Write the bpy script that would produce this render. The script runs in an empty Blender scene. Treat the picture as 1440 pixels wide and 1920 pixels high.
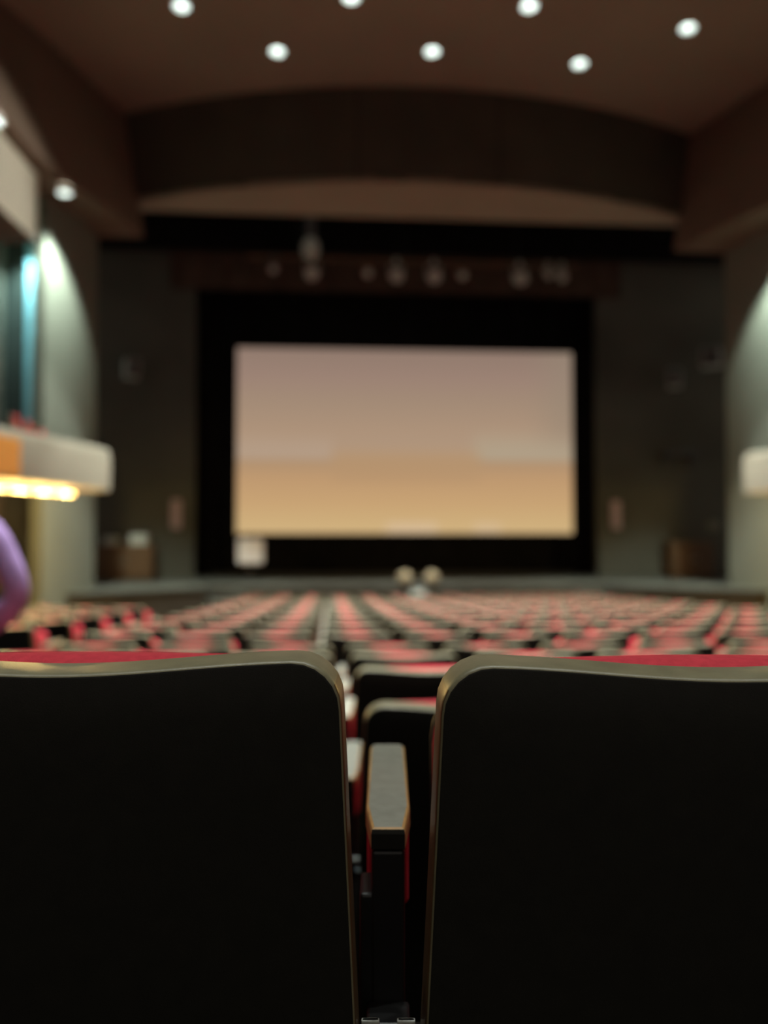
import bpy, bmesh, math, random
from mathutils import Vector, Matrix
C = bpy.context.scene.collection
SC = bpy.context.scene
R = math.radians
PI = math.pi
CX = 1.9                       # centre line of the hall

# ------------------------------------------------------------------ camera
cd = bpy.data.cameras.new('camera')
cam = bpy.data.objects.new('camera', cd); C.objects.link(cam)
EYE = 0.98
cam.location = (0, 0, EYE)
cam.rotation_euler = (R(90 + 1.71), 0, R(-3.97))
cd.sensor_fit = 'VERTICAL'; cd.sensor_height = 36; cd.sensor_width = 27
cd.lens = 1443 / 1920 * 36
cd.clip_start = 0.02
cd.dof.use_dof = True
cd.dof.focus_distance = 0.64
cd.dof.aperture_fstop = 2.15
SC.camera = cam

# ------------------------------------------------------------------ world, exposure
w = bpy.data.worlds.new('world'); SC.world = w; w.use_nodes = True
bg = w.node_tree.nodes['Background']
bg.inputs[0].default_value = (1.0, 0.90, 0.78, 1)
bg.inputs[1].default_value = 0.34
SC.view_settings.view_transform = 'Standard'
SC.view_settings.look = 'None'
SC.view_settings.gamma = 1
SC.view_settings.use_curve_mapping = False
SC.view_settings.exposure = 0.0
SC.cycles.use_denoising = True
SC.cycles.max_bounces = 6
SC.cycles.sample_clamp_indirect = 4.0

CAN_W, BACK_W, WALL_W, CREAM_W, TEAL_W, STRING_W, REAR_W = 3500, 5200, 2800, 9500, 800, 115, 880
CAN_COL = (0.93, 1.0, 0.95)

# ------------------------------------------------------------------ materials
def mat(name, col, rough=0.7, spec=0.3, metal=0.0, noise=0.0, nscale=12, bump=0.0, bscale=200, emit=None, estr=0):
    m = bpy.data.materials.new(name); m.use_nodes = True
    nt = m.node_tree; b = nt.nodes['Principled BSDF']
    b.inputs['Base Color'].default_value = (*col, 1)
    b.inputs['Roughness'].default_value = rough
    b.inputs['Specular IOR Level'].default_value = spec
    b.inputs['Metallic'].default_value = metal
    if emit:
        b.inputs['Emission Color'].default_value = (*emit, 1)
        b.inputs['Emission Strength'].default_value = estr
    if noise or bump:
        tc = nt.nodes.new('ShaderNodeTexCoord')
    if noise:
        n = nt.nodes.new('ShaderNodeTexNoise'); n.inputs['Scale'].default_value = nscale; n.inputs['Detail'].default_value = 4
        nt.links.new(tc.outputs['Object'], n.inputs['Vector'])
        cr = nt.nodes.new('ShaderNodeValToRGB')
        cr.color_ramp.elements[0].position = 0.3; cr.color_ramp.elements[1].position = 0.7
        cr.color_ramp.elements[0].color = (*[c * (1 - noise) for c in col], 1)
        cr.color_ramp.elements[1].color = (*[min(1, c * (1 + noise)) for c in col], 1)
        nt.links.new(n.outputs['Fac'], cr.inputs['Fac']); nt.links.new(cr.outputs['Color'], b.inputs['Base Color'])
    if bump:
        n2 = nt.nodes.new('ShaderNodeTexNoise'); n2.inputs['Scale'].default_value = bscale; n2.inputs['Detail'].default_value = 3
        nt.links.new(tc.outputs['Object'], n2.inputs['Vector'])
        bp = nt.nodes.new('ShaderNodeBump'); bp.inputs['Strength'].default_value = bump; bp.inputs['Distance'].default_value = 0.002
        nt.links.new(n2.outputs['Fac'], bp.inputs['Height']); nt.links.new(bp.outputs['Normal'], b.inputs['Normal'])
    return m

M = dict(
    ceiling=mat('brown ceiling plaster', (0.29, 0.25, 0.185), 0.85, 0.15, noise=0.06, nscale=0.6),
    bulk=mat('dark brown wall plaster', (0.150, 0.108, 0.078), 0.85, 0.15, noise=0.08, nscale=0.7),
    header=mat('dark fascia cloth', (0.062, 0.052, 0.037), 0.9, 0.1, noise=0.15, nscale=0.8),
    seam=mat('fascia seam', (0.03, 0.025, 0.018), 0.9, 0.1),
    cream=mat('cream plaster', (0.48, 0.46, 0.36), 0.8, 0.2, noise=0.05, nscale=1.2),
    column=mat('grey green plaster', (0.155, 0.167, 0.132), 0.85, 0.15, noise=0.05, nscale=1.0),
    recess=mat('dark recess paint', (0.05, 0.045, 0.035), 0.9, 0.1, noise=0.1, nscale=1.0),
    pale=mat('recess plaster with teal light', (0.28, 0.42, 0.42), 0.85, 0.15, noise=0.05, nscale=1.0),  # teal light on this pale wall is put into its colour
    pros=mat('dark grey green stage wall', (0.068, 0.070, 0.056), 0.9, 0.1, noise=0.2, nscale=0.5),
    black=mat('black drape', (0.006, 0.006, 0.006), 0.95, 0.05, noise=0.3, nscale=3),
    valance=mat('brown border cloth', (0.055, 0.036, 0.026), 0.95, 0.1, noise=0.2, nscale=2),
    stage=mat('worn grey stage boards', (0.062, 0.063, 0.050), 0.6, 0.3, noise=0.25, nscale=1.3),
    front=mat('dark brown stage front', (0.038, 0.030, 0.021), 0.8, 0.2, noise=0.15, nscale=2),
    floor=mat('dark carpet', (0.005, 0.0045, 0.004), 0.95, 0.0, noise=0.3, nscale=9),
    shell=mat('black moulded shell', (0.013, 0.0125, 0.0095), 0.5, 0.22, noise=0.12, nscale=60, bump=0.12, bscale=900),
    edge=mat('worn olive shell edge', (0.175, 0.153, 0.088), 0.42, 0.5, noise=0.14, nscale=45, bump=0.1, bscale=600),
    side=mat('dark brown shaded side', (0.075, 0.042, 0.016), 0.4, 0.4, noise=0.2, nscale=40),
    red=mat('red seat fabric', (0.50, 0.040, 0.056), 0.9, 0.15, noise=0.12, nscale=120, bump=0.3, bscale=700),
    arm=mat('grey black armrest laminate', (0.22, 0.22, 0.18), 0.5, 0.4, noise=0.12, nscale=60, bump=0.15, bscale=700),
    armedge=mat('tan plywood edge', (0.42, 0.24, 0.085), 0.5, 0.4, noise=0.15, nscale=80),
    steel=mat('black painted steel', (0.010, 0.010, 0.010), 0.35, 0.4),
    cap=mat('pale plastic cap', (0.80, 0.82, 0.76), 0.5, 0.4),
    canwall=mat('white can reflector', (0.75, 0.78, 0.76), 0.4, 0.5),
    trim=mat('pale can trim', (0.5, 0.48, 0.44), 0.5, 0.3),
    lamp=mat('lit lamp', (0.9, 0.95, 0.92), 0.5, 0.2, emit=(0.88, 1.0, 0.95), estr=9.0),
    bulb=mat('lit warm bulb', (1, 0.8, 0.5), 0.4, 0.2, emit=(1.0, 0.70, 0.24), estr=5.0),
    parapet=mat('cream parapet plaster', (0.31, 0.285, 0.215), 0.8, 0.2, noise=0.05, nscale=1.2),
    orange=mat('orange warm light paint', (0.80, 0.36, 0.08), 0.7, 0.2, noise=0.05),
    post=mat('pale grey paint', (0.30, 0.32, 0.28), 0.6, 0.3),
    grey=mat('grey fixture metal', (0.36, 0.40, 0.36), 0.45, 0.4),
    dgrey=mat('dark grey speaker box', (0.06, 0.062, 0.06), 0.6, 0.3),
    lens=mat('fixture lens glass', (0.5, 0.55, 0.5), 0.15, 0.6),
    tan=mat('tan cloth head', (0.22, 0.175, 0.105), 0.8, 0.2, noise=0.1, nscale=20),
    white=mat('white painted board', (0.78, 0.76, 0.74), 0.6, 0.3),
    wood=mat('dark brown wood', (0.085, 0.048, 0.022), 0.6, 0.3, noise=0.3, nscale=6),
    pink=mat('dusty pink panel', (0.33, 0.26, 0.28), 0.7, 0.2, noise=0.08, nscale=5),
    purple=mat('purple knit', (0.36, 0.235, 0.48), 0.9, 0.15, noise=0.18, nscale=14, bump=0.4, bscale=160),
    skin=mat('skin', (0.48, 0.27, 0.19), 0.55, 0.4, noise=0.06, nscale=30),
    hair=mat('dark brown hair', (0.035, 0.022, 0.014), 0.5, 0.5, noise=0.3, nscale=90),
    jeans=mat('dark blue denim', (0.025, 0.03, 0.055), 0.85, 0.2, noise=0.2, nscale=90),
    shoe=mat('black shoe leather', (0.015, 0.014, 0.013), 0.45, 0.5),
)

def screen_material():
    m = bpy.data.materials.new('projected picture'); m.use_nodes = True
    nt = m.node_tree; nt.nodes.clear()
    out = nt.nodes.new('ShaderNodeOutputMaterial'); em = nt.nodes.new('ShaderNodeEmission')
    nt.links.new(em.outputs[0], out.inputs[0])
    tc = nt.nodes.new('ShaderNodeTexCoord'); sp = nt.nodes.new('ShaderNodeSeparateXYZ')
    nt.links.new(tc.outputs['Generated'], sp.inputs[0])
    cr = nt.nodes.new('ShaderNodeValToRGB'); nt.links.new(sp.outputs['Z'], cr.inputs['Fac'])
    def lin(c): return tuple(((v / 255 + 0.055) / 1.055) ** 2.4 for v in c) + (1,)
    stops = [(0.0, (208, 176, 128)), (0.05, (206, 174, 124)), (0.16, (200, 163, 117)), (0.30, (190, 152, 112)),
             (0.385, (176, 144, 112)), (0.43, (176, 150, 126)), (0.55, (173, 146, 122)), (0.72, (162, 138, 118)), (0.85, (155, 130, 116)), (1.0, (144, 122, 109))]
    e = cr.color_ramp.elements
    e[0].position, e[0].color = stops[0][0], lin(stops[0][1])
    e[1].position, e[1].color = stops[-1][0], lin(stops[-1][1])
    for p, c in stops[1:-1]:
        k = e.new(p); k.color = lin(c)
    def smooth(src, a, b):
        mr = nt.nodes.new('ShaderNodeMapRange'); mr.interpolation_type = 'SMOOTHSTEP'
        mr.inputs['From Min'].default_value = a; mr.inputs['From Max'].default_value = b
        nt.links.new(src, mr.inputs['Value']); return mr.outputs['Result']
    def mul(a, b):
        x = nt.nodes.new('ShaderNodeMath'); x.operation = 'MULTIPLY'; nt.links.new(a, x.inputs[0]); nt.links.new(b, x.inputs[1]); return x.outputs[0]
    cur = cr.outputs['Color']
    def patch(x0, x1, sx, z0, z1, s0, s1, col, amt):
        nonlocal cur
        X, Z = sp.outputs['X'], sp.outputs['Z']
        f = mul(mul(smooth(X, x0 - sx, x0 + sx), smooth(X, x1 + sx, x1 - sx)), mul(smooth(Z, z0 - s0, z0 + s0), smooth(Z, z1 + s1, z1 - s1)))
        k = nt.nodes.new('ShaderNodeMath'); k.operation = 'MULTIPLY'; k.inputs[1].default_value = amt; nt.links.new(f, k.inputs[0])
        mx = nt.nodes.new('ShaderNodeMix'); mx.data_type = 'RGBA'
        nt.links.new(k.outputs[0], mx.inputs[0]); nt.links.new(cur, mx.inputs[6]); mx.inputs[7].default_value = lin(col)
        cur = mx.outputs[2]
    patch(-0.1, 0.28, 0.02, 0.40, 0.50, 0.012, 0.07, (180, 156, 134), 0.8)
    patch(0.70, 1.1, 0.03, 0.40, 0.52, 0.012, 0.09, (176, 160, 136), 0.85)
    patch(0.28, 0.72, 0.03, 0.28, 0.45, 0.05, 0.05, (182, 147, 110), 0.7)
    patch(0.92, 1.1, 0.08, 0.5, 1.1, 0.1, 0.1, (150, 134, 116), 0.6)
    patch(0.44, 0.59, 0.02, -0.1, 0.06, 0.01, 0.02, (213, 185, 150), 0.8)
    patch(0.70, 0.78, 0.02, -0.1, 0.06, 0.01, 0.02, (213, 185, 150), 0.6)
    nt.links.new(cur, em.inputs['Color']); em.inputs['Strength'].default_value = 1.0
    return m

# ------------------------------------------------------------------ helpers
def new(): return bmesh.new()
def obj(name, bm, m, parent=None, smooth=False, loc=None, bevel=0, label=None):
    me = bpy.data.meshes.new(name)
    bmesh.ops.recalc_face_normals(bm, faces=bm.faces)
    bm.to_mesh(me); bm.free()
    for mm in (m if isinstance(m, (list, tuple)) else [m]): me.materials.append(mm)
    o = bpy.data.objects.new(name, me); C.objects.link(o)
    if parent: o.parent = parent
    if loc: o.location = loc
    if smooth:
        for p in me.polygons: p.use_smooth = True
        me.set_sharp_from_angle(angle=R(50))
    if bevel:
        b = o.modifiers.new('bevel', 'BEVEL'); b.width = bevel; b.segments = 2; b.limit_method = 'ANGLE'
    if label: o['label'] = label
    return o
def thing(name, label, cat, loc=(0, 0, 0), rz=0, group=None):
    o = bpy.data.objects.new(name, None); C.objects.link(o)
    o.empty_display_size = 0.1
    o.location = loc; o.rotation_euler = (0, 0, rz)
    return tag(o, label, cat, group)
def tag(o, label, cat, group=None):
    o['label'] = label; o['category'] = cat
    if group: o['group'] = group
    return o
def struct(name, bm, m, label=None, **k):
    o = obj(name, bm, m, **k); o['kind'] = 'structure'
    if label: o['label'] = label
    return o
def box(bm, x0, x1, y0, y1, z0, z1, mi=0, mtx=None):
    v = [bm.verts.new((x, y, z)) for x in (x0, x1) for y in (y0, y1) for z in (z0, z1)]
    if mtx: bmesh.ops.transform(bm, matrix=mtx, verts=v)
    fs = []
    for q in ((0, 1, 3, 2), (4, 6, 7, 5), (0, 4, 5, 1), (2, 3, 7, 6), (0, 2, 6, 4), (1, 5, 7, 3)):
        f = bm.faces.new([v[i] for i in q]); f.material_index = mi; fs.append(f)
    return v
def prism(bm, plan, z0, z1, mi=0):
    a = [bm.verts.new((x, y, z0)) for x, y in plan]; b = [bm.verts.new((x, y, z1)) for x, y in plan]
    n = len(plan); bm.faces.new(a); bm.faces.new(b)
    for i in range(n):
        bm.faces.new((a[i], a[(i + 1) % n], b[(i + 1) % n], b[i]))
    for f in bm.faces: f.material_index = mi if f.material_index == 0 else f.material_index
def lathe(bm, prof, n=24, mtx=None, cap=True, mi=0):
    rings = []
    for r, z in prof:
        rings.append([bm.verts.new((r * math.cos(2 * PI * i / n), r * math.sin(2 * PI * i / n), z)) for i in range(n)])
    vs = [v for q in rings for v in q]
    for a, b in zip(rings, rings[1:]):
        for i in range(n):
            f = bm.faces.new((a[i], a[(i + 1) % n], b[(i + 1) % n], b[i])); f.material_index = mi
    if cap:
        for q in (rings[0], rings[-1]):
            f = bm.faces.new(q); f.material_index = mi
    if mtx: bmesh.ops.transform(bm, matrix=mtx, verts=vs)
    return vs
def tube(bm, pts, r, n=8):
    pts = [Vector(p) for p in pts]; rings = []
    for i, p in enumerate(pts):
        d = (pts[min(i + 1, len(pts) - 1)] - pts[max(i - 1, 0)]).normalized()
        u = d.orthogonal().normalized() if i == 0 else (u - d * u.dot(d)).normalized()
        v = d.cross(u)
        rr = r[i] if isinstance(r, (list, tuple)) else r
        rings.append([bm.verts.new(p + (u * math.cos(2 * PI * k / n) + v * math.sin(2 * PI * k / n)) * rr) for k in range(n)])
    for a, b in zip(rings, rings[1:]):
        for k in range(n): bm.faces.new((a[k], a[(k + 1) % n], b[(k + 1) % n], b[k]))
    bm.faces.new(rings[0]); bm.faces.new(rings[-1])
def loft(bm, loops, mi=None, cap0=True, cap1=True, closed=True):
    vs = [[bm.verts.new(p) for p in l] for l in loops]
    n = len(loops[0])
    for j, (a, b) in enumerate(zip(vs, vs[1:])):
        for i in range(n if closed else n - 1):
            f = bm.faces.new((a[i], a[(i + 1) % n], b[(i + 1) % n], b[i]))
            if mi: f.material_index = mi[j]
    if cap0:
        f = bm.faces.new(vs[0])
        if mi: f.material_index = mi[0]
    if cap1:
        f = bm.faces.new(vs[-1])
        if mi: f.material_index = mi[-1]
    return vs
def spot(name, loc, target, energy, col, size, blend, rad, parent=None):
    l = bpy.data.lights.new(name, 'SPOT'); l.energy = energy; l.color = col
    l.spot_size = R(size); l.spot_blend = blend; l.shadow_soft_size = rad
    o = bpy.data.objects.new(name, l); C.objects.link(o)
    o.location = loc
    o.rotation_euler = (Vector(target) - Vector(loc)).to_track_quat('-Z', 'Y').to_euler()
    if parent: o.parent = parent
    return o
def point(name, loc, energy, col, rad, parent=None):
    l = bpy.data.lights.new(name, 'POINT'); l.energy = energy; l.color = col; l.shadow_soft_size = rad
    o = bpy.data.objects.new(name, l); C.objects.link(o); o.location = loc
    if parent: o.parent = parent
    return o
def copy_tree(o, parent=None):
    c = o.copy(); C.objects.link(c)
    if parent: c.parent = parent
    for ch in list(o.children): copy_tree(ch, c)
    return c
def mx(x, s): return x if s < 0 else 2 * CX - x       # the hall is symmetrical: s = -1 left, +1 right
ORD = ['zeroth', 'first', 'second', 'third', 'fourth', 'fifth', 'sixth', 'seventh', 'eighth', 'ninth', 'tenth', 'eleventh', 'twelfth', 'thirteenth', 'fourteenth', 'fifteenth', 'sixteenth', 'seventeenth']

# ------------------------------------------------------------------ levels
ZC, ZS, ZSOF, ZSTG = 10.36, 8.34, 7.55, -0.2
SEAT_H = 0.88
PITCH = 0.56
ROWS = [0.62, 1.57, 2.52, 3.46] + [4.41 + 0.95 * i for i in range(13)]
def drop(r):
    if r < 4: return (0.10, 0.345, 0.434, 0.535)[r]
    d = ROWS[r] - 4.41
    return 0.63 + 0.064 * d - 0.0009 * d * d
def rowz(r): return EYE - drop(r) - SEAT_H
def bow(x): return ((x - CX) ** 2 - CX ** 2) / 60.0       # rows bend round the stage
ZFRONT = rowz(16)

# ------------------------------------------------------------------ floor
prof = [(-5, rowz(0)), (1.12, rowz(0)), (1.13, rowz(1))]
for r in range(1, 17): prof.append((ROWS[r] + (0.35 if r == 1 else 0.2), rowz(r)))
prof += [(18.6, ZFRONT)]
bm = new()
a = [bm.verts.new((-9.5, y, z)) for y, z in prof]; b = [bm.verts.new((2 * CX + 9.5, y, z)) for y, z in prof]
for i in range(len(prof) - 1): bm.faces.new((a[i], a[i + 1], b[i + 1], b[i]))
struct('floor', bm, M['floor'], 'dark carpeted floor sloping down to the stage')

# ------------------------------------------------------------------ ceiling with holes for the cans
CANS = [(-2.66, 13.61), (0.34, 13.18), (3.5, 13.18), (6.58, 13.56), (-1.05, 14.78), (1.95, 14.57), (4.93, 14.75)]
BACK_CANS = [(x, y) for y in (10.3, 6.5, 1.6) for x in (-2.6, 0.4, 3.4, 6.4)]  # unseen rows added to light the seats, dimmest over the nearest row
ARC_R = 14.8; ARC_Y = 15.75 + ARC_R
def arc_y(x): return ARC_Y - math.sqrt(ARC_R ** 2 - (x - CX) ** 2)
BTOP = [(-4.59, 17.27), (-5.32, 14.9), (-5.86, 13.6), (-6.2, 11.6), (-6.6, 8), (-7.2, 3), (-7.8, -5)]
BBOT = [(-4.12, 17.15), (-4.52, 15.6), (-4.93, 14.4), (-5.10, 13.4), (-5.16, 11.6), (-5.3, 8), (-5.7, 3), (-6.3, -5)]
bm = new()
outer = BTOP + [(mx(x, 1), y) for x, y in reversed(BTOP)]
outer += [(mx(-4.59, 1) - (i + 1) * 12.98 / 24, arc_y(mx(-4.59, 1) - (i + 1) * 12.98 / 24)) for i in range(23)]
CAN_R = 0.135
def ring(cx, cy, r, n=24): return [(cx + r * math.cos(2 * PI * i / n), cy + r * math.sin(2 * PI * i / n)) for i in range(n)]
edges = []
for lp in [outer] + [ring(x, y, CAN_R) for x, y in CANS + BACK_CANS]:
    vs = [bm.verts.new((x, y, ZC)) for x, y in lp]
    edges += [bm.edges.new((vs[i], vs[(i + 1) % len(vs)])) for i in range(len(vs))]
bmesh.ops.triangle_fill(bm, edges=edges, use_beauty=True, use_dissolve=False, normal=(0, 0, -1))
struct('ceiling', bm, M['ceiling'], 'brown plaster ceiling with recessed downlights')

# ------------------------------------------------------------------ curved fascia over the stage and its soffit
bm = new()
xs = [-4.75 + 13.3 * i / 40 for i in range(41)]
loft(bm, [[(x, arc_y(x), ZS) for x in xs], [(x, arc_y(x), ZC + 0.05) for x in xs], [(x, arc_y(x) + 0.2, ZC + 0.05) for x in xs], [(x, arc_y(x) + 0.2, ZS + 0.03) for x in xs]], cap0=False, cap1=False, closed=False)
for sx in (0.55, 3.55):
    v = box(bm, sx - 0.02, sx + 0.02, arc_y(sx) - 0.012, arc_y(sx) + 0.02, ZS, ZC, 1)
struct('wall_front', bm, [M['header'], M['seam']], 'dark curved fascia above the stage', smooth=True)
bm = new()
a = [bm.verts.new((x, arc_y(x), ZS)) for x in xs]; b = [bm.verts.new((x, 17.62, ZS)) for x in xs]
for i in range(40): 
    if arc_y(xs[i]) < 17.62 and arc_y(xs[i + 1]) < 17.62: bm.faces.new((a[i], a[i + 1], b[i + 1], b[i]))
for v in [v for v in bm.verts if not v.link_faces]: bm.verts.remove(v)
g = bmesh.ops.extrude_face_region(bm, geom=bm.faces[:])
bmesh.ops.translate(bm, vec=(0, 0, 0.08), verts=[v for v in g['geom'] if isinstance(v, bmesh.types.BMVert)])
struct('trim_1', bm, M['ceiling'], 'lighter brown underside of the curved fascia')

# ------------------------------------------------------------------ side bulkheads, soffits, columns, recesses
for s, side in ((-1, 'left'), (1, 'right')):
    q = lambda pts: [(mx(x, s), y) for x, y in pts]
    bm = new()
    top = BTOP[:1] + BTOP; bot = BBOT
    loft(bm, [[(x, y, ZSOF) for x, y in q(bot)], [(x, y, ZC + 0.05) for x, y in q(top)], [(x, y, ZC + 0.05) for x, y in q([(x - 0.25, y) for x, y in top])], [(x, y, ZSOF + 0.05) for x, y in q([(x - 0.25, y) for x, y in bot])]], cap0=False, cap1=False, closed=False)
    # end cap toward the stage
    e = [(mx(-4.12, s), 17.15, ZSOF), (mx(-4.59, s), 17.27, ZC + .05), (mx(-9.0, s), 17.5, ZC + .05), (mx(-9.0, s), 17.5, ZSOF)]
    bm.faces.new([bm.verts.new(p) for p in e])
    struct('wall_%s_upper' % side, bm, M['bulk'], 'brown leaning upper side wall')
    bm = new()
    prism(bm, q(bot + [(-9.0, -5), (-9.0, 17.4)]), ZSOF, ZSOF + 0.1)
    struct('trim_%d' % (2 if s < 0 else 3), bm, M['bulk'], 'brown soffit strip along the side wall')
    ox = 0.0 if s < 0 else -0.25
    bm = new()       # outer side wall
    prism(bm, q([(-7.6, -5), (-7.6, 16.3), (-7.9, 16.3), (-7.9, -5)]), -1.6, ZSOF)
    struct('wall_%s' % side, bm, M['recess'], 'dark side wall behind the side balcony')
    bm = new()
    prism(bm, q([(-7.6, 16.2), (-5.62 + ox, 16.2), (-5.62 + ox, 16.4), (-7.6, 16.4)]), -1.6, ZSOF)
    struct('wall_%s_recess' % side, bm, M['recess'], 'dark back of the side recess')
    bm = new()
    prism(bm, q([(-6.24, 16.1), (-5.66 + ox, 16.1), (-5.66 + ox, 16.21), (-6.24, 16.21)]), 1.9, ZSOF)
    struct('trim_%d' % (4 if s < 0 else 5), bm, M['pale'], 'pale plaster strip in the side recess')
    bm = new()
    prism(bm, q([(-7.3, 15.9), (-6.7, 15.9), (-6.7, 16.21), (-7.3, 16.21)]), -1.6, ZSOF)
    struct('trim_%d' % (6 if s < 0 else 7), bm, M['bulk'], 'brown pier in the side recess')
    bm = new()       # pale column, a curved pier
    arc = []
    ox = 0.0 if s < 0 else -0.25
    p0, p1 = Vector((-5.50 + ox, 15.1)), Vector((-5.17 + ox, 17.3))
    for i in range(13):
        t = i / 12; p = p0.lerp(p1, t); nrm = Vector((p1.y - p0.y, -(p1.x - p0.x))).normalized()
        arc.append(tuple(p + nrm * 0.10 * math.sin(PI * t)))
    prism(bm, q(arc + [(-5.9 + ox, 17.5), (-5.75 + ox, 15.2)]), -1.6, ZSOF)
    struct('wall_%s_column' % side, bm, M['column'], 'pale grey-green column beside the stage', smooth=True)
    bm = new()       # cream gallery wall
    prism(bm, q([(-5.36, 14.3), (-5.46, 10), (-5.6, 6), (-7.6, 6), (-7.6, 14.6)]), 6.32, ZSOF + 0.02)
    bm.faces.ensure_lookup_table()
    for f in bm.faces:
        f.normal_update()
        if abs(f.normal.z) > 0.9: f.material_index = 1
    struct('wall_%s_gallery' % side, bm, [M['cream'], M['bulk']], 'cream upper gallery wall under the soffit')

def can_light(loc, r, label, group, spot_args, depth=0.16, es=None):
    t = thing('downlight', label, 'ceiling light', loc, 0, group)
    bm = new(); lathe(bm, [(r, 0.0), (r * 0.96, depth * 0.5), (r * 0.84, depth)], 24, cap=False); obj('reflector', bm, M['canwall'], t, True)
    bm = new(); lathe(bm, [(r * 0.84, depth), (r * 0.80, depth - 0.008), (0.001, depth - 0.02)], 24, cap=False); obj('lamp', bm, M['lamp'], t, True)
    bm = new(); lathe(bm, [(r, 0.0), (r * 1.0, -0.008), (r * 1.16, -0.006), (r * 1.18, 0.002)], 24, cap=False); obj('trim_ring', bm, M['trim'], t, True)
    return t
names = ['far left of the nearer ceiling row, above the left block', 'left of centre in the nearer ceiling row, cut by the top edge', 'right of centre in the nearer ceiling row', 'far right of the nearer ceiling row',
         'left one of the three nearest the curved fascia', 'middle one of the three nearest the curved fascia', 'right one of the three nearest the curved fascia']
for i, (x, y) in enumerate(CANS + BACK_CANS):
    lb = 'round recessed downlight, ' + names[i] if i < 7 else 'round recessed downlight added in the %s unseen ceiling row behind, %s from the left wall' % (ORD[1 + (i - 7) // 4], ORD[1 + (i - 7) % 4])
    t = can_light((x, y, ZC), CAN_R, lb, 'recessed downlights in the hall ceiling', None)
    spot('can_beam', (0, 0, -0.02), (0, 0, -3), CAN_W if i < 7 else ((CAN_W if y > 8 else BACK_W) if y > 4 else REAR_W), CAN_COL, 58, 0.2, 0.10, t)
SIDE = [((-5.02, 14.72, ZSOF), (-5.12, 16.0, 0.0), WALL_W, 74, 0.35), ((-5.24, 12.2, ZSOF), (2 * CX + 5.4, 12.1, 6.75), CREAM_W, 19, 0.5)]  # second can is an added unseen lamp lighting the gallery across the hall
for s, side in ((-1, 'left'), (1, 'right')):
    for k, (l, tg, e, sz, bl) in enumerate(SIDE):
        pos = (mx(l[0], s) + (0.25 if s > 0 and k == 0 else 0), l[1], l[2] - 0.12)
        t = can_light(pos, 0.12, 'small round can light under the %s soffit, %s' % (side, ('above the pale column', 'added to beam across at the opposite gallery')[k]), 'downlights under the side soffits', None, depth=0.10)
        rel = Vector((mx(tg[0], s) + (0.25 if s > 0 and k == 0 else 0), tg[1], tg[2])) - Vector(pos)
        spot('can_beam', (0, 0, -0.02), (Vector((0, 0, -0.02)) + rel), e, (0.86, 1.0, 0.92) if k == 0 else (1, 0.97, 0.88), sz, bl, 0.13, t)
    # teal wash lamp in the recess
    t = thing('wash_lamp', 'small lamp washing the %s recess wall teal, under the gallery' % side, 'lamp', (mx(-6.0, s) + (0.2 if s > 0 else 0), 15.5, 7.1))
    bm = new(); lathe(bm, [(0.09, 0.16), (0.09, 0.0), (0.075, -0.01)], 16, cap=False); lathe(bm, [(0.02, 0.46), (0.02, 0.16), (0.09, 0.159)], 16); obj('housing', bm, M['steel'], t, True)
    bm = new(); lathe(bm, [(0.075, 0.02), (0.001, 0.03)], 16, cap=False); obj('lens', bm, mat('teal lamp lens', (.2, .5, .5), emit=(0.3, 0.85, 0.9), estr=4), t)
    spot('wash_lamp_beam', (0, 0, -0.03), (0, 0.42, -2.2), TEAL_W, (0.45, 0.92, 1.0), 98, 0.8, 0.04, t)

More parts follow.
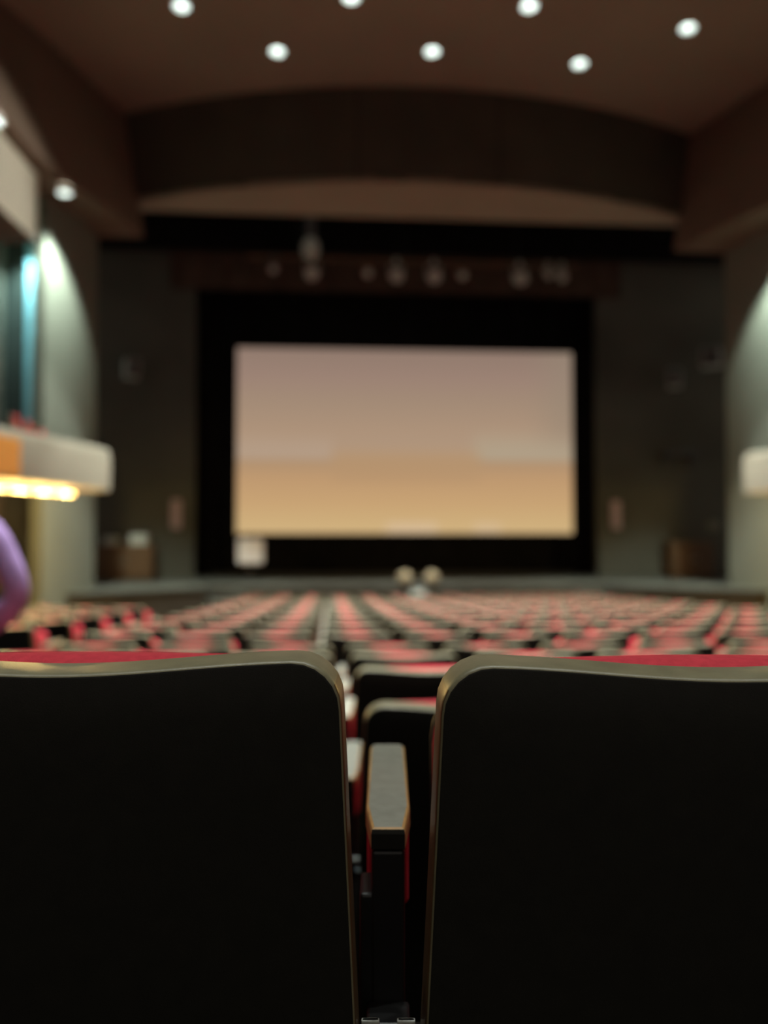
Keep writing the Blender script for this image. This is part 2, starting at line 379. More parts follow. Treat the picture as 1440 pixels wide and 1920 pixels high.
# ------------------------------------------------------------------ side balconies
for s, side in ((-1, 'left'), (1, 'right')):
    bx = 0.10
    path = [(-5.0, 9.0), (-4.35, 12.0), (-3.97, 13.6)]
    for i in range(9):
        a = R(-14 + 100 * i / 8)
        path.append((-4.20 + 0.25 * math.cos(a), 13.72 + 0.25 * math.sin(a)))
    path += [(-5.82, 14.15)]
    path = [(x + bx, y) for x, y in path]
    pr = [(0.0, 1.76), (0.0, 2.36), (-0.035, 2.47), (-0.09, 2.49), (-0.16, 2.49), (-0.16, 1.9), (-0.16, 1.76)]
    bm = new(); loops = []
    for i, p in enumerate(path):
        d = (Vector(path[min(i + 1, len(path) - 1)]) - Vector(path[max(i - 1, 0)])).normalized()
        nrm = Vector((d.y, -d.x))
        loops.append([(mx(p[0] + nrm.x * u, s), p[1] + nrm.y * u, z) for u, z in pr])
    loft(bm, loops)
    o = struct('wall_%s_balcony' % side, bm, M['parapet'], 'cream parapet of the side balcony', smooth=True)
    bm = new(); prism(bm, [(mx(x, s), y) for x, y in [(-5.1, 9.0), (-4.12, 13.6), (-4.25, 13.9), (-5.7, 14.05), (-7.6, 14.05), (-7.6, 9.0)]], 1.76, 1.90)
    struct('floor_balcony_%s' % side, bm, M['bulk'], 'underside and floor of the side balcony')
    # string of warm bulbs under the parapet
    P0, P1 = Vector((-5.02, 11.3, 1.665)), Vector((-4.44, 13.62, 1.685))
    if s > 0: P0.x = mx(P0.x, 1); P1.x = mx(P1.x, 1)
    t = thing('light_string', 'row of small warm glowing bulbs under the %s balcony parapet' % side, 'string lights', tuple((P0 + P1) / 2))
    bm = new(); d = (P1 - P0) / 2; tube(bm, [-d + Vector((0, 0, 0.045)), d + Vector((0, 0, 0.045))], 0.012)
    for f in (-0.9, 0, 0.9): tube(bm, [d * f + Vector((0, 0, 0.045)), d * f + Vector((0, 0, 0.10))], 0.008)
    obj('cable', bm, M['steel'], t)
    first = None
    N = 32
    for k in range(N):
        p = -d + 2 * d * (k / (N - 1))
        if first is None:
            bm = new(); lathe(bm, [(0.004, -0.024), (0.018, -0.015), (0.022, 0.0), (0.018, 0.016), (0.010, 0.03), (0.010, 0.04)], 10)
            first = obj('bulb', bm, M['bulb'], t, True); b = first
        else:
            b = first.copy(); C.objects.link(b)
        b.location = p
    for k in range(4): point('bulb_glow', -d + 2 * d * ((k + 0.5) / 4) + Vector((-0.05 * -s, 0, -0.08)), STRING_W, (1.0, 0.66, 0.22), 0.06, t)
# warm light on the left parapet, painted as an orange slab
t0 = Vector((-4.35, 12.0)); dd = (Vector((-4.35, 12.0)) - Vector((-5.0, 9.0))).normalized()
bm = new()
t0.x += 0.10; A = t0 - dd * 2.4; B = t0 - dd * 0.78; nn = Vector((dd.y, -dd.x)) * 0.022
prism(bm, [(A.x, A.y), (B.x, B.y), (B.x + nn.x, B.y + nn.y), (A.x + nn.x, A.y + nn.y)], 1.80, 2.34)
tag(obj('warm_light_slab', bm, M['orange'], bevel=0.006), 'orange slab painted for warm light on the left balcony parapet', 'panel')

# ------------------------------------------------------------------ stage
bm = new()
plan = [(-5.28, 15.85), (-2.85, 17.75), (-2.85, 18.1)]
plan = plan + [(mx(x, 1), y) for x, y in reversed(plan)]
plan = plan + [(mx(-8.0, 1), 15.85), (mx(-8.0, 1), 25), (-8.0, 25), (-8.0, 15.85)]
prism(bm, plan, ZSTG - 0.05, ZSTG)
struct('floor_stage', bm, M['stage'], 'worn grey stage floor and apron')
bm = new(); prism(bm, [(x, y + 0.06) for x, y in plan], ZFRONT - 0.05, ZSTG - 0.05)
struct('wall_stage_front', bm, M['front'], 'dark brown front of the stage')
for s, side in ((-1, 'left'), (1, 'right')):
    bm = new(); prism(bm, [(mx(x, s), y) for x, y in [(-8.0, 21.0), (-3.66, 21.0), (-3.66, 21.25), (-8.0, 21.25)]], ZSTG, 10.3)
    struct('wall_%s_stage' % side, bm, M['pros'], 'dark grey wall beside the stage opening')
bm = new(); loft(bm, [[(-8, 20.7, 8.62), (11.8, 20.7, 8.62), (11.8, 20.78, 8.62), (-8, 20.78, 8.62)], [(-8, 20.7, 10.4), (11.8, 20.7, 10.4), (11.8, 20.78, 10.4), (-8, 20.78, 10.4)]])
struct('wall_stage_header', bm, M['black'], 'black wall above the stage opening')
bm = new()       # brown border cloth with soft folds
xs2 = [-4.3 + 12.4 * i / 160 for i in range(161)]
fold = lambda x: 20.86 + 0.03 * math.sin(x * 9) + 0.015 * math.sin(x * 21 + 1)
loft(bm, [[(x, fold(x), z) for x in xs2] for z in (7.62, 8.0, 8.9)] + [[(x, fold(x) + 0.02, z) for x in xs2] for z in (8.9, 7.62)], cap0=False, cap1=False, closed=False)
bc = obj('border_curtain', bm, M['valance'], smooth=True); bm = new(); box(bm, -4.3, 8.1, 20.78, 20.90, 8.90, 8.98); obj('batten', bm, M['steel'], bc)
tag(bc, 'dark brown border curtain hanging across the top of the stage opening', 'curtain')
bm = new()       # black backdrop
xs3 = [-7.5 + 18.8 * i / 220 for i in range(221)]
fold = lambda x: 24.2 + 0.05 * math.sin(x * 7) + 0.02 * math.sin(x * 17 + 1)
loft(bm, [[(x, fold(x), z) for x in xs3] for z in (ZSTG + 0.005, 10.2)] + [[(x, fold(x) + 0.02, z) for x in xs3] for z in (10.2, ZSTG + 0.005)], cap0=False, cap1=False, closed=False)
tag(obj('backdrop_curtain', bm, M['black'], smooth=True), 'black backdrop curtain hanging behind the screen on the stage', 'curtain')
for s, side in ((-1, 'left'), (1, 'right')):
    bm = new(); fold = lambda x: 22.4 + 0.05 * math.sin(x * 11)
    xl = [mx(-5.2 + 1.75 * i / 40, s) for i in range(41)]
    loft(bm, [[(x, fold(x), z) for x in xl] for z in (ZSTG + 0.005, 10.2)] + [[(x, fold(x) + 0.02, z) for x in xl] for z in (10.2, ZSTG + 0.005)], cap0=False, cap1=False, closed=False)
    tag(obj('leg_curtain', bm, M['black'], smooth=True), 'black leg curtain hanging at the %s side of the stage' % side, 'curtain')
bm = new(); box(bm, -8, 11.8, 17.9, 24.4, 10.36, 10.5); struct('ceiling_stage', bm, M['black'], 'black ceiling over the stage')
bm = new(); box(bm, -8, 11.8, 24.8, 24.95, ZSTG, 10.4); struct('wall_back', bm, M['black'], 'black back wall of the stage')

# screen
t = thing('projection_screen', 'large wide projection screen glowing with a tan and orange picture over the stage', 'screen', (2.15, 21.6, 1.02))
SW, SH = 4.76, 5.20
bm = new(); box(bm, -SW, SW, -0.005, 0.01, 0, SH); o = obj('picture_surface', bm, screen_material(), t)
bm = new()
for (x0, x1, z0, z1) in ((-SW - .06, SW + .06, -.06, 0), (-SW - .06, SW + .06, SH, SH + .06), (-SW - .06, -SW, 0, SH), (SW, SW + .06, 0, SH)): box(bm, x0, x1, -0.03, 0.05, z0, z1)
obj('frame', bm, M['black'], t)
bm = new()
for x in (-3.2, 0, 3.2): tube(bm, [(x, 0.02, SH + .05), (x, 0.02, 9.4)], 0.006)
obj('hanging_cable', bm, M['steel'], t)

# stage steps at the corners
for s, side in ((-1, 'left'), (1, 'right')):
    x0, x1 = sorted((mx(-2.8, s), mx(-1.98, s)))
    t = thing('stage_steps', 'small flight of grey steps at the %s corner of the stage front' % side, 'steps', ((x0 + x1) / 2, 17.4, ZFRONT))
    hw = (x1 - x0) / 2; n = 5; H = (ZSTG - ZFRONT)
    for k in range(n):
        z = H * (k + 1) / (n + 1)
        y0 = -0.72 + 0.28 * k
        bm = new(); box(bm, -hw, hw, y0, y0 + 0.28, z - 0.035, z); obj('tread', bm, M['stage'], t, bevel=0.005)
    for xx in (-hw + 0.01, hw - 0.05):
        bm = new()
        for k in range(n): box(bm, xx, xx + 0.04, -0.72 + 0.28 * k, -0.44 + 0.28 * k + (0 if k < n - 1 else 0.0), 0, H * (k + 1) / (n + 1) - 0.036)
        obj('stringer', bm, M['steel'], t)

# white board on a stand, stage left of the screen
t = thing('lectern', 'white-fronted small lectern on the stage under the left end of the screen', 'lectern', (-2.05, 20.0, ZSTG))
bm = new(); box(bm, -0.33, 0.33, -0.05, 0.05, 0.44, 1.10); obj('front_board', bm, M['white'], t, bevel=0.06)
bm = new(); box(bm, -0.05, 0.05, 0.05, 0.13, 0.03, 0.9); box(bm, -0.28, 0.28, -0.2, 0.24, 0.0, 0.03); obj('stand', bm, M['steel'], t, bevel=0.008)
bm = new(); box(bm, -0.3, 0.3, 0.02, 0.42, 1.08, 1.11, mtx=Matrix.Rotation(R(-8), 4, 'X')); obj('desk', bm, M['dgrey'], t)

# grey post with two tan round heads in front of the stage
t = thing('twin_head_stand', 'grey stand with two round tan heads at the middle of the stage front', 'stand', (2.02, 17.72, ZFRONT))
bm = new(); box(bm, -0.2, 0.2, -0.14, 0.14, 0.0, 0.05); box(bm, -0.19, 0.19, -0.06, 0.06, 0.05, 0.80); obj('post', bm, M['post'], t, bevel=0.02)
bm = new(); tube(bm, [(-0.32, 0, 1.02), (-0.2, 0, 0.88), (0, 0, 0.80), (0.2, 0, 0.88), (0.32, 0, 1.02)], 0.025); obj('fork', bm, M['grey'], t, True)
for sx in (-1, 1):
    bm = new(); lathe(bm, [(0.02, -0.13), (0.12, -0.12), (0.165, -0.05), (0.17, 0.03), (0.14, 0.1), (0.04, 0.14)], 20, Matrix.Translation((0.31 * sx, -0.02, 1.13)) @ Matrix.Rotation(R(90), 4, 'X')); obj('round_head', bm, M['tan'], t, True)

# things along the stage walls
for s, side in ((-1, 'left'), (1, 'right')):
    pw = 20.97
    t = thing('upright_panel', 'narrow upright dusty pink panel on the dark wall %s of the stage opening' % side, 'panel', (mx(-4.12, s), pw - 0.05, 1.15))
    bm = new(); box(bm, -0.13, 0.13, -0.05, 0.05, 0, 0.78); obj('face', bm, M['pink'], t, bevel=0.03)
    bm = new(); box(bm, -0.06, 0.06, 0.045, 0.08, 0.2, 0.6); obj('bracket', bm, M['steel'], t)
def cabinet(x, w_, h, d_, label, posts):
    t = thing('wooden_cabinet', label, 'cabinet', (x, 20.6, ZSTG))
    bm = new(); box(bm, -w_ / 2, w_ / 2, -d_ / 2, d_ / 2, 0.05, h); box(bm, -w_ / 2 + 0.03, w_ / 2 - 0.03, -d_ / 2 + 0.04, d_ / 2 - 0.02, 0, 0.05); obj('body', bm, M['wood'], t, bevel=0.01)
    n = 2
    for k in range(n):
        xa = -w_ / 2 + 0.03 + k * (w_ - 0.06) / n
        bm = new(); box(bm, xa + 0.01, xa + (w_ - 0.06) / n - 0.01, -d_ / 2 - 0.02, -d_ / 2 - 0.001, 0.1, h - 0.06); dr = obj('door', bm, M['wood'], t, bevel=0.006)
        hx = xa + (w_ - 0.06) / n - 0.07 if k == 0 else xa + 0.07
        bm = new(); tube(bm, [(hx, -d_ / 2 - 0.045, h * 0.45), (hx, -d_ / 2 - 0.045, h * 0.6)], 0.01); box(bm, hx - .006, hx + .006, -d_ / 2 - .045, -d_ / 2 - .018, h * .46, h * .47); box(bm, hx - .006, hx + .006, -d_ / 2 - .045, -d_ / 2 - .018, h * .58, h * .59); obj('handle', bm, M['grey'], dr)
    return t
cabinet(-5.35, 1.5, 0.93, 0.6, 'dark brown wooden cabinet against the stage wall beside the left column', False)
cabinet(9.85, 1.25, 1.0, 0.6, 'dark brown wooden cabinet against the stage wall beside the right column', True)
for k, (x, w_, h) in enumerate(((-5.7, 0.36, 0.2), (-5.0, 0.42, 0.26))):
    t = thing('equipment_case', 'small grey equipment case on the left wooden cabinet, %s' % ('nearer the column', 'nearer the stage opening')[k], 'case', (x, 20.6, ZSTG + 0.93), 0, 'grey cases on the left cabinet')
    bm = new(); box(bm, -w_ / 2, w_ / 2, -0.2, 0.2, 0, h); obj('body', bm, M['grey'], t, bevel=0.02)
    bm = new(); tube(bm, [(-0.08, 0, h), (-0.08, 0, h + 0.04), (0.08, 0, h + 0.04), (0.08, 0, h)], 0.01); obj('handle', bm, M['steel'], t)
def speaker(loc, rz, label, sz=(0.36, 0.5, 0.34)):
    t = thing('wall_speaker', label, 'speaker', loc, rz, 'speakers on the stage walls')
    a, h, d_ = sz
    bm = new(); box(bm, -a / 2, a / 2, -d_ / 2, d_ / 2, -h / 2, h / 2); obj('cabinet', bm, M['grey'], t, bevel=0.02)
    bm = new(); box(bm, -a / 2 + 0.03, a / 2 - 0.03, -d_ / 2 - 0.012, -d_ / 2, -h / 2 + 0.03, h / 2 - 0.03); obj('grille', bm, M['dgrey'], t, bevel=0.006)
    bm = new(); tube(bm, [(0, d_ / 2, 0), (0, d_ / 2 + 0.25, 0.0)], 0.025); obj('bracket', bm, M['steel'], t)
speaker((-5.25, 20.6, 5.35), R(25), 'small grey speaker high on the dark wall left of the screen')
speaker((9.5, 20.6, 5.30), R(-25), 'small grey speaker high on the right stage wall, nearer the screen')
speaker((10.25, 20.0, 5.75), R(-30), 'larger grey speaker high on the right stage wall beside the column', (0.5, 0.5, 0.4))
t = thing('wall_shelf', 'small grey shelf unit on the dark wall right of the screen', 'shelf', (9.75, 20.85, 3.2))
bm = new(); box(bm, -0.5, 0.4, -0.15, 0.15, 0, 0.12); box(bm, -0.45, -0.4, -0.05, 0.15, -0.25, 0); box(bm, 0.3, 0.35, -0.05, 0.15, -0.25, 0); obj('board', bm, M['dgrey'], t, bevel=0.01)
t = thing('pole_lamp', 'short pole with a pale round lamp head beside the right column', 'lamp', (10.05, 19.6, ZSTG))
bm = new(); tube(bm, [(0, 0, 0.0), (0, 0, 1.3)], 0.02); lathe(bm, [(0.16, 0), (0.15, 0.03), (0.03, 0.05)], 16); obj('pole', bm, M['steel'], t, True)
bm = new(); lathe(bm, [(0.03, 1.28), (0.13, 1.34), (0.15, 1.44), (0.10, 1.54), (0.02, 1.57)], 16); obj('head', bm, M['column'], t, True)

# ------------------------------------------------------------------ stage lighting pipe
PY, PZ = 19.4, 7.98
t = thing('lighting_pipe', 'long horizontal lighting pipe hanging above the stage front', 'pipe', (CX, PY, PZ))
bm = new(); tube(bm, [(-4.0, 0, 0.02), (4.4, 0, -0.02)], 0.04, 12); obj('pipe', bm, M['wood'], t, True)
bm = new(); 
for x in (-2.7, 0.0, 2.9): tube(bm, [(x, 0, 0), (x, 0, 2.36)], 0.008)
obj('hanging_cable', bm, M['steel'], t)
def stage_light(x, label, tilt=25, mm='grey', sc=1.0, dz=0.0, yaw=0):
    t = thing('stage_light', label, 'stage light', (x, PY, PZ + dz), yaw, 'spotlights on the lighting pipe')
    bm = new(); box(bm, -0.05, 0.05, -0.06, 0.06, -0.07, 0.06); obj('clamp', bm, M[mm], t, bevel=0.01)
    bm = new(); tube(bm, [(-0.17 * sc, 0, -0.40 * sc), (-0.17 * sc, 0, -0.12), (0, 0, -0.07), (0.17 * sc, 0, -0.12), (0.17 * sc, 0, -0.40 * sc)], 0.016); obj('yoke', bm, M[mm], t)
    mt = Matrix.Translation((0, 0, -0.38 * sc)) @ Matrix.Rotation(R(90 + tilt), 4, 'X') @ Matrix.Scale(sc, 4)
    bm = new(); lathe(bm, [(0.07, -0.26), (0.13, -0.22), (0.15, -0.05), (0.15, 0.12), (0.165, 0.14), (0.165, 0.26), (0.14, 0.26), (0.13, 0.2)], 18, mt); obj('housing', bm, M[mm], t, True)
    bm = new(); lathe(bm, [(0.145, 0.205), (0.09, 0.235), (0.005, 0.245)], 18, mt, cap=False); obj('lens', bm, M['lens'], t, True)
stage_light(-0.48, 'grey spotlight hanging at the left of the lighting pipe', 20)
stage_light(0.93, 'brown spotlight on the lighting pipe, between the two left grey spotlights', 30, 'wood', 0.8)
stage_light(1.66, 'grey spotlight at the middle of the lighting pipe, left one of a pair', 20)
stage_light(2.62, 'grey spotlight at the middle of the lighting pipe, right one of a pair', 20)
stage_light(3.35, 'brown spotlight on the lighting pipe, just right of the middle pair', 30, 'wood', 0.8)
stage_light(4.85, 'grey spotlight toward the right of the lighting pipe', 20)
stage_light(5.60, 'small pale spotlight near the right end of the lighting pipe, inner', 40, 'post', 0.6, 0.0)
stage_light(5.96, 'small pale spotlight at the very right end of the lighting pipe', 45, 'post', 0.7, 0.0)
stage_light(-1.45, 'small dark spotlight near the left end of the lighting pipe', 30, 'dgrey', 0.7)
t = thing('hanging_projector', 'grey cylinder lamp on a vertical pole hanging above the left spotlight', 'projector', (-0.50, 18.6, 7.85))
bm = new(); tube(bm, [(0, 0, 0.25), (0, 0, 2.5)], 0.12, 14); obj('pole', bm, M['dgrey'], t, True)
bm = new(); lathe(bm, [(0.05, -0.12), (0.17, -0.10), (0.21, 0.05), (0.20, 0.22), (0.12, 0.32)], 18); obj('head', bm, M['grey'], t, True)

# ------------------------------------------------------------------ auditorium seat
def outline(ins, zadd=0.0, yo=0.0, zb=0.19, sag=0.012, ztop=0.878, wt=0.240, wb=0.2675, rad=0.040):
    """closed loop of a back shell inset by ins, at depth yo; slight backward rake"""
    pts = []
    zt = ztop + zadd - ins; r = max(0.012, rad - ins * 0.5)
    def half(z): return wt + (wb - wt) * (ztop - z) / (ztop - zb) - ins
    n = 22
    W = half(zt - r)
    top = []
    for i in range(7):
        a = PI / 2 * i / 6
        top.append((W - r + r * math.cos(a), zt - r + r * math.sin(a)))
    for i in range(1, n):
        x = (W - r) * (1 - 2 * i / n); top.append((x, zt))
    for i in range(7):
        a = PI / 2 + PI / 2 * i / 6
        top.append((-(W - r) + r * math.cos(a), zt - r + r * math.sin(a)))
    top = [(x, z - sag * (0.5 + 0.5 * math.cos(PI * min(1, abs(x) / (W * 0.92)))) * max(0, min(1, (z - 0.8) / 0.03))) for x, z in top]
    lo = []
    for i in range(1, 8):
        z = (zt - r) + (zb + 0.03 + ins - (zt - r)) * i / 8; lo.append((-half(z), z))
    br = 0.03
    zbb = zb + ins; Wb = half(zbb)
    bot = [(-Wb, zbb + br), (-Wb + br * .3, zbb + br * .3), (-Wb + br, zbb)] + [(-Wb + br + (2 * Wb - 2 * br) * i / 8, zbb) for i in range(1, 8)] + [(Wb - br, zbb), (Wb - br * .3, zbb + br * .3), (Wb, zbb + br)]
    hi = [(-x, z) for x, z in reversed(lo)]
    pts = top + lo + bot + hi
    return [(x, yo + (0.878 - z) * 0.12, z) for x, z in pts]
def make_seat():
    t = thing('auditorium_seat', '', 'seat')
    bm = new()
    L = [outline(0.09, yo=-0.004), outline(0.045, yo=-0.003), outline(0.0040, yo=0.0), outline(0.0025, yo=0.0005), outline(0.0011, yo=0.0018), outline(0.0002, yo=0.0045), outline(0.0, yo=0.009), outline(0.0, zadd=0.002, yo=0.045), outline(0.003, zadd=0.002, yo=0.060), outline(0.010, yo=0.064)]
    loft(bm, L, mi=[0, 0, 0, 1, 1, 1, 1, 1, 1, 1], cap1=True)
    for f in bm.faces:
        f.normal_update()
        if f.material_index == 1 and abs(f.normal.x) > 0.80: f.material_index = 2  # rim sides coloured darker than the top, standing in for shade
    obj('backrest_shell', bm, [M['shell'], M['edge'], M['side']], t, True)
    bm = new()
    k = dict(sag=-0.003, ztop=0.889, wt=0.230, wb=0.245, rad=0.03)
    L = [outline(0.012, yo=0.06, **k), outline(0.006, yo=0.075, **k), outline(0.006, yo=0.10, **k), outline(0.012, yo=0.118, **k), outline(0.03, yo=0.130, **k), outline(0.07, yo=0.136, **k)]
    loft(bm, L); obj('back_cushion', bm, M['red'], t, True)
    # tip-up seat, folded
    bm = new()
    def sl(ins, yy, dz=0): return [(x, yy + (0.80 - z) * -0.18 + 0.02, z) for x, z in
        [((0.235 - ins) * sx * math.cos(a) ** 0.35 if math.cos(a) > 0 else 0, 0) for sx, a in ()]] 
    def rr(ins, yy):
        pts = []; Wd = 0.226 - ins; z0, z1 = 0.40 + ins, 0.80 - ins; r = 0.06
        for cx_, cz_, a0 in ((Wd - r, z1 - r, 0), (-Wd + r, z1 - r, 90), (-Wd + r, z0 + r, 180), (Wd - r, z0 + r, 270)):
            for i in range(6):
                a = R(a0 + 90 * i / 5); pts.append((cx_ + r * math.cos(a), yy + (0.80 - cz_ - r * math.sin(a)) * -0.10, cz_ + r * math.sin(a)))
        return pts
    loft(bm, [rr(0.02, 0.235), rr(0.0, 0.25), rr(0.0, 0.29), rr(0.02, 0.31)]); obj('seat_cushion', bm, M['red'], t, True)
    bm = new(); loft(bm, [rr(0.015, 0.311), rr(0.0, 0.314), rr(0.0, 0.326), rr(0.03, 0.332)]); obj('seat_pan', bm, M['shell'], t, True)
    return t
def arm_bm(part):
    bm = new()
    if part == 'top':
        def lp(z, ins):
            f = [(-0.016, 0.105), (0.016, 0.105), (0.0225, 0.165), (0.0225, 0.31), (0.0225, 0.390), (0.019, 0.400), (-0.019, 0.400), (-0.0225, 0.390), (-0.0225, 0.31), (-0.0225, 0.165)]
            return [(x - math.copysign(ins, x), y + (ins if y < 0.2 else -ins), z + (y - 0.1) * 0.0) for x, y in f]
        loft(bm, [lp(0.682, 0.003), lp(0.684, 0.0), lp(0.698, 0.0), lp(0.7020, 0.0010), lp(0.7035, 0.003)], mi=[0, 0, 0, 0, 0])
        for f in bm.faces:
            n = f.normal
            f.normal_update()
            c = f.calc_center_median()
            if abs(f.normal.z) < 0.85 and abs(f.normal.y) < 0.9: f.material_index = 1
        for f in bm.faces:
            if f.calc_center_median().y < 0.11 and f.normal.z < 0.5: f.material_index = 2
    elif part == 'pad':
        loft(bm, [[(x, y, z) for x, y in ((-0.0215, 0.17), (0.0215, 0.17), (0.0215, 0.37), (-0.0215, 0.37))] for z in (0.60, 0.681)])
    elif part == 'post':
        box(bm, -0.0125, 0.0125, 0.108, 0.165, 0.0, 0.44); box(bm, -0.016, 0.016, 0.108, 0.165, 0.44, 0.681)
        box(bm, -0.016, 0.016, 0.165, 0.36, 0.34, 0.599)
        box(bm, -0.030, 0.030, 0.09, 0.34, -0.03, 0.02)
        box(bm, -0.027, -0.0126, 0.11, 0.16, 0.30, 0.640)
        box(bm, -0.05, 0.05, 0.10, 0.13, 0.49, 0.51); box(bm, -0.02, 0.02, 0.0735, 0.11, 0.530, 0.5412)
    else:
        for sx in (-1, 1): box(bm, sx * 0.016 - 0.008, sx * 0.016 + 0.008, 0.069, 0.074, 0.5415, 0.5475)
    return bm
def make_arm(parent, x):
    obj('armrest', arm_bm('top'), [M['arm'], M['armedge'], M['shell']], parent, False, (x, 0, 0), bevel=0)
    obj('armrest_pad', arm_bm('pad'), M['red'], parent, False, (x, 0, 0), bevel=0.006, label='red upholstered side pad under the armrest')
    obj('armrest_post', arm_bm('post'), M['steel'], parent, False, (x, 0, 0), bevel=0.003)
proto = make_seat(); make_arm(proto, PITCH / 2)
end_proto = copy_tree(proto)
for nm in ('armrest', 'armrest_pad', 'armrest_post'):       # the row's first seat also carries the outer armrest
    for c in list(end_proto.children):
        if c.name.split('.')[0] == nm:
            d_ = c.copy(); C.objects.link(d_); d_.location = (-PITCH / 2, 0, 0); break
used = {'n': False, 'e': False}
def place(x, r, label, group, end=False, dx=0, zoff=0.0, yoff=None):
    key = 'e' if end else 'n'; src = end_proto if end else proto
    o = src if not used[key] else copy_tree(src)
    used[key] = True
    X = x + dx
    y = ROWS[r] + bow(X)
    o.location = (X, y, rowz(r) + zoff)
    o.rotation_euler = (0, 0, math.atan((X - CX) / 30.0))
    tag(o, label, 'seat', group)
    return o
GAP = 0.048
def grid(k): return GAP + PITCH * (k + 0.5)              # k = -1 is just left of the gap, 0 just right
def where(k):
    if k == -1: return 'just left of the central gap'
    if k == 0: return 'just right of the central gap'
    return '%s %s of the central gap' % (ORD[-k if k < 0 else k + 1], 'left' if k < 0 else 'right')
for k in (-3, -2, -1, 0, 1, 2):
    lb = {-1: 'near black seat back filling the lower left, red cushion edge along its top', 0: 'near black seat back filling the lower right, with worn olive edge'}.get(k, 'black-backed seat in the nearest row, %s' % where(k))
    o = place(grid(k), 0, lb, 'seats of the nearest row', k == -3)
    o.location.y += 0.012 if k < 0 else -0.012
    for c in o.children:
        if c.name.startswith('armrest_post'): cp = obj('bracket_cap', arm_bm('cap'), M['cap'], o, False, tuple(c.location), bevel=0.001, label='pale plastic caps low on the armrest post')
        if c.name.startswith('back_cushion'): c.scale = (0.945, 1, 0.9825)
for r in range(1, 17):
    ks = range(-3, 3) if r == 1 else (range(-3, 5) if r == 2 else range(-3, 10))
    dx = {1: -0.018, 2: -0.006, 3: 0.0, 4: 0.0}.get(r, -0.14)
    for k in ks:
        place(grid(k), r, 'red seat, %s, in the %s row beyond the near pair' % (where(k), ORD[r]), 'seats of the centre block', k == ks[0], dx)
for r in range(5, 11):
    for j in range(4):
        X = -2.42 - PITCH * (j + 0.5)
        if X - 0.3 < -0.445 * ROWS[r] - 0.4: continue
        place(X, r, 'red seat in the left side block, %s from its aisle, %s row from the stage' % (ORD[j + 1], ORD[11 - r]), 'seats of the left side block')
# balcony seats: two of the same kind behind the left parapet
for k, (x, y) in enumerate(((-5.15, 13.3), (-4.95, 12.2))):
    o = copy_tree(proto); o.location = (x, y, 1.90 + 0.03); o.rotation_euler = (0, 0, R(-70))
    tag(o, 'red seat top showing above the left balcony parapet, %s' % ('nearer the pale column', 'farther from the stage')[k], 'seat', 'seats on the left balcony')

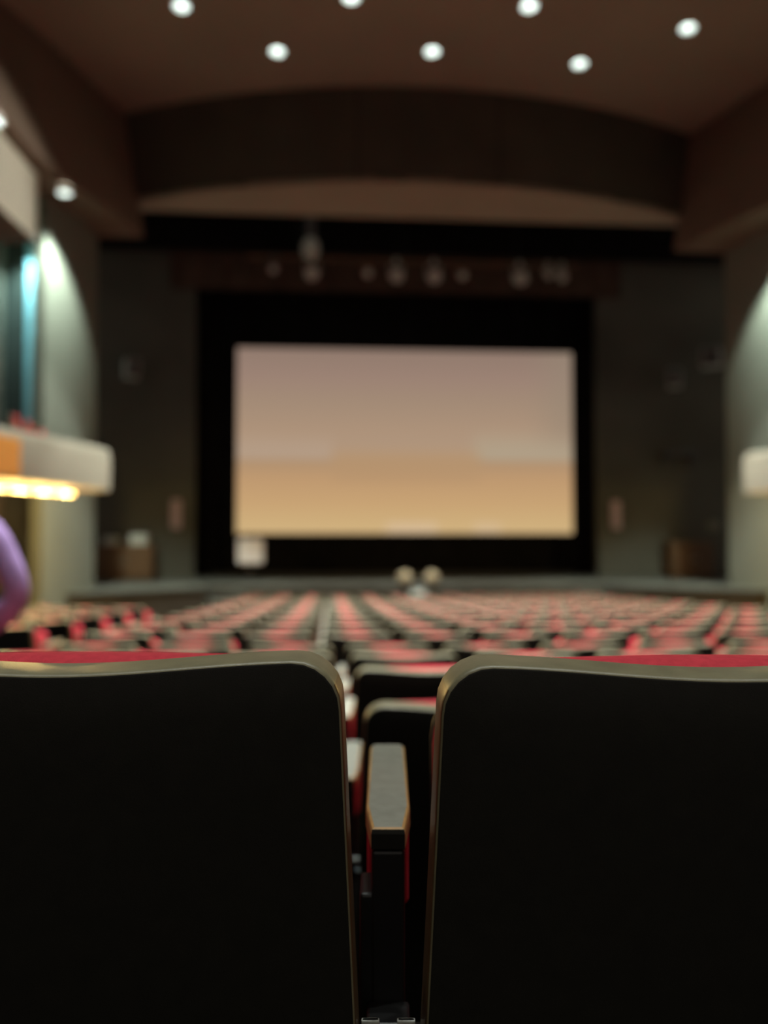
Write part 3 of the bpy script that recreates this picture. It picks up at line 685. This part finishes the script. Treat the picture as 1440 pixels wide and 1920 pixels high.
# ------------------------------------------------------------------ person in purple at the left
def skinned(name, verts, edges_, radii, m, parent, sub=2, root=0):
    me = bpy.data.meshes.new(name); me.from_pydata([Vector(v) for v in verts], edges_, [])
    o = bpy.data.objects.new(name, me); C.objects.link(o); o.parent = parent
    sk = o.modifiers.new('skin', 'SKIN'); sk.use_smooth_shade = True; sk.branch_smoothing = 0.6
    if not me.skin_vertices: me.skin_vertices.new()
    for i, rd in enumerate(radii):
        me.skin_vertices[0].data[i].radius = rd if isinstance(rd, tuple) else (rd, rd)
        me.skin_vertices[0].data[i].use_root = (i == root)
    ss = o.modifiers.new('sub', 'SUBSURF'); ss.levels = sub; ss.render_levels = sub
    me.materials.append(m)
    return o
def build_person(loc, rz):
    p = thing('person', 'person in a purple long-sleeved top standing at the left edge, elbow bent outward', 'person', loc, rz)
    S = 1.0
    # joints, facing +y, right arm (+x) hand on hip
    V = []; E_ = []; Rr = []
    def add(v, r, par=None):
        V.append(v); Rr.append(r)
        if par is not None: E_.append((par, len(V) - 1))
        return len(V) - 1
    pel = add((0, 0, 0.95), (0.155, 0.11))
    wai = add((0, 0, 1.10), (0.135, 0.095), pel)
    che = add((0, 0.01, 1.28), (0.165, 0.11), wai)
    upc = add((0, 0, 1.41), (0.12, 0.085), che)
    nek = add((0, 0.0, 1.50), 0.055, upc)
    nk2 = add((0, 0.015, 1.56), 0.052, nek)
    h1 = add((0, 0.035, 1.62), (0.068, 0.078), nk2)
    h2 = add((0, 0.03, 1.69), (0.076, 0.092), h1)
    h3 = add((0, 0.015, 1.755), (0.062, 0.078), h2)
    nose = add((0, 0.125, 1.645), 0.012, h1)
    for sx in (-1, 1): add((0.088 * sx, 0.02, 1.655), 0.013, h1)
    for sx in (-1, 1):
        hip = add((0.09 * sx, 0, 0.90), 0.088, pel); kn = add((0.10 * sx, 0.02, 0.50), 0.058, hip); cf = add((0.10 * sx, -0.01, 0.34), 0.055, kn); an = add((0.10 * sx, 0, 0.09), 0.037, cf); ft = add((0.11 * sx, 0.09, 0.045), 0.036, an); te = add((0.12 * sx, 0.17, 0.035), 0.026, ft)
        sh = add((0.175 * sx, 0, 1.42), 0.062, upc)
        if sx > 0: el, wr, hd = (0.362, -0.055, 1.13), (0.205, 0.065, 0.972), (0.165, 0.10, 0.96)
        else: el, wr, hd = (-0.25, -0.03, 1.12), (-0.27, 0.05, 0.88), (-0.27, 0.07, 0.83)
        e_ = add(el, 0.034, sh); w_ = add(wr, 0.024, e_); h_ = add(hd, (0.030, 0.018), w_)
        hv = (Vector(hd) - Vector(wr)).normalized(); sd = Vector((0, 0, 1)) if sx > 0 else Vector((0, 1, 0))
        for f in range(4):
            off = sd * (0.027 - 0.018 * f); ln = (0.030, 0.034, 0.031, 0.024)[f]
            b0 = Vector(hd) + hv * 0.03 + off
            f1 = add(tuple(b0), 0.0095, h_); f2 = add(tuple(b0 + hv * ln + Vector((-0.006 * sx, 0.006, 0))), 0.0088, f1); f3 = add(tuple(b0 + hv * ln * 1.9 + Vector((-0.018 * sx, 0.008, 0))), 0.0078, f2)
        b0 = Vector(wr) + hv * 0.02 + sd * 0.03
        t1 = add(tuple(b0), 0.011, w_); t2 = add(tuple(b0 + hv * 0.03 + sd * 0.022), 0.0095, t1); t3 = add(tuple(b0 + hv * 0.055 + sd * 0.03), 0.008, t2)
    skinned('body', V, E_, Rr, M['skin'], p)
    # sweater: torso and both sleeves, one loose continuous surface
    V = []; E_ = []; Rr = []
    bz = add((0, 0, 0.82), (0.185, 0.140)); b0 = add((0, 0, 0.93), (0.185, 0.140), bz); b1 = add((0, 0, 1.10), (0.170, 0.125), b0); b2 = add((0, 0.01, 1.28), (0.195, 0.135), b1); b3 = add((0, 0, 1.41), (0.14, 0.105), b2); b4 = add((0, 0, 1.475), (0.075, 0.075), b3)
    for sx in (-1, 1):
        sh = add((0.165 * sx, 0, 1.405), 0.078, b3)
        if sx > 0: ch = [((0.28, -0.03, 1.32), 0.056), ((0.362, -0.06, 1.17), 0.044), ((0.362, -0.045, 1.105), 0.046), ((0.27, 0.018, 1.03), 0.050), ((0.215, 0.058, 0.98), 0.040)]
        else: ch = [((-0.225, -0.02, 1.26), 0.075), ((-0.25, -0.03, 1.12), 0.066), ((-0.265, 0.02, 0.98), 0.056), ((-0.27, 0.045, 0.90), 0.038)]
        q = sh
        for v, r in ch: q = add(v, r, q)
    skinned('sweater', V, E_, Rr, M['purple'], p)
    V = []; E_ = []; Rr = []
    b0 = add((0, 0, 0.94), (0.15, 0.115)); 
    for sx in (-1, 1):
        hip = add((0.092 * sx, 0, 0.88), 0.105, b0); kn = add((0.10 * sx, 0.02, 0.50), 0.075, hip); an = add((0.10 * sx, 0, 0.10), 0.062, kn)
    skinned('trousers', V, E_, Rr, M['jeans'], p)
    V = []; E_ = []; Rr = []
    a0 = add((0, 0.0, 1.78), (0.075, 0.09)); a1 = add((0, -0.03, 1.70), (0.09, 0.085), a0); a2 = add((0, -0.055, 1.60), (0.085, 0.05), a1); a3 = add((0, -0.06, 1.50), (0.08, 0.04), a2)
    skinned('hair', V, E_, Rr, M['hair'], p)
    for sx in (-1, 1):
        bm = new(); c = bmesh.ops.create_uvsphere(bm, u_segments=14, v_segments=10, radius=1.0)
        bmesh.ops.transform(bm, matrix=Matrix.Translation((0.11 * sx, 0.08, 0.045)) @ Matrix.Diagonal((0.05, 0.14, 0.055, 1)), verts=bm.verts)
        for v in bm.verts: v.co.z = max(v.co.z, 0.0)
        obj('shoe', bm, M['shoe'], p, True)
    return p
person = build_person((-1.56, 3.02, rowz(3)), R(4)); person.scale = (1.06, 1.06, 1.06)
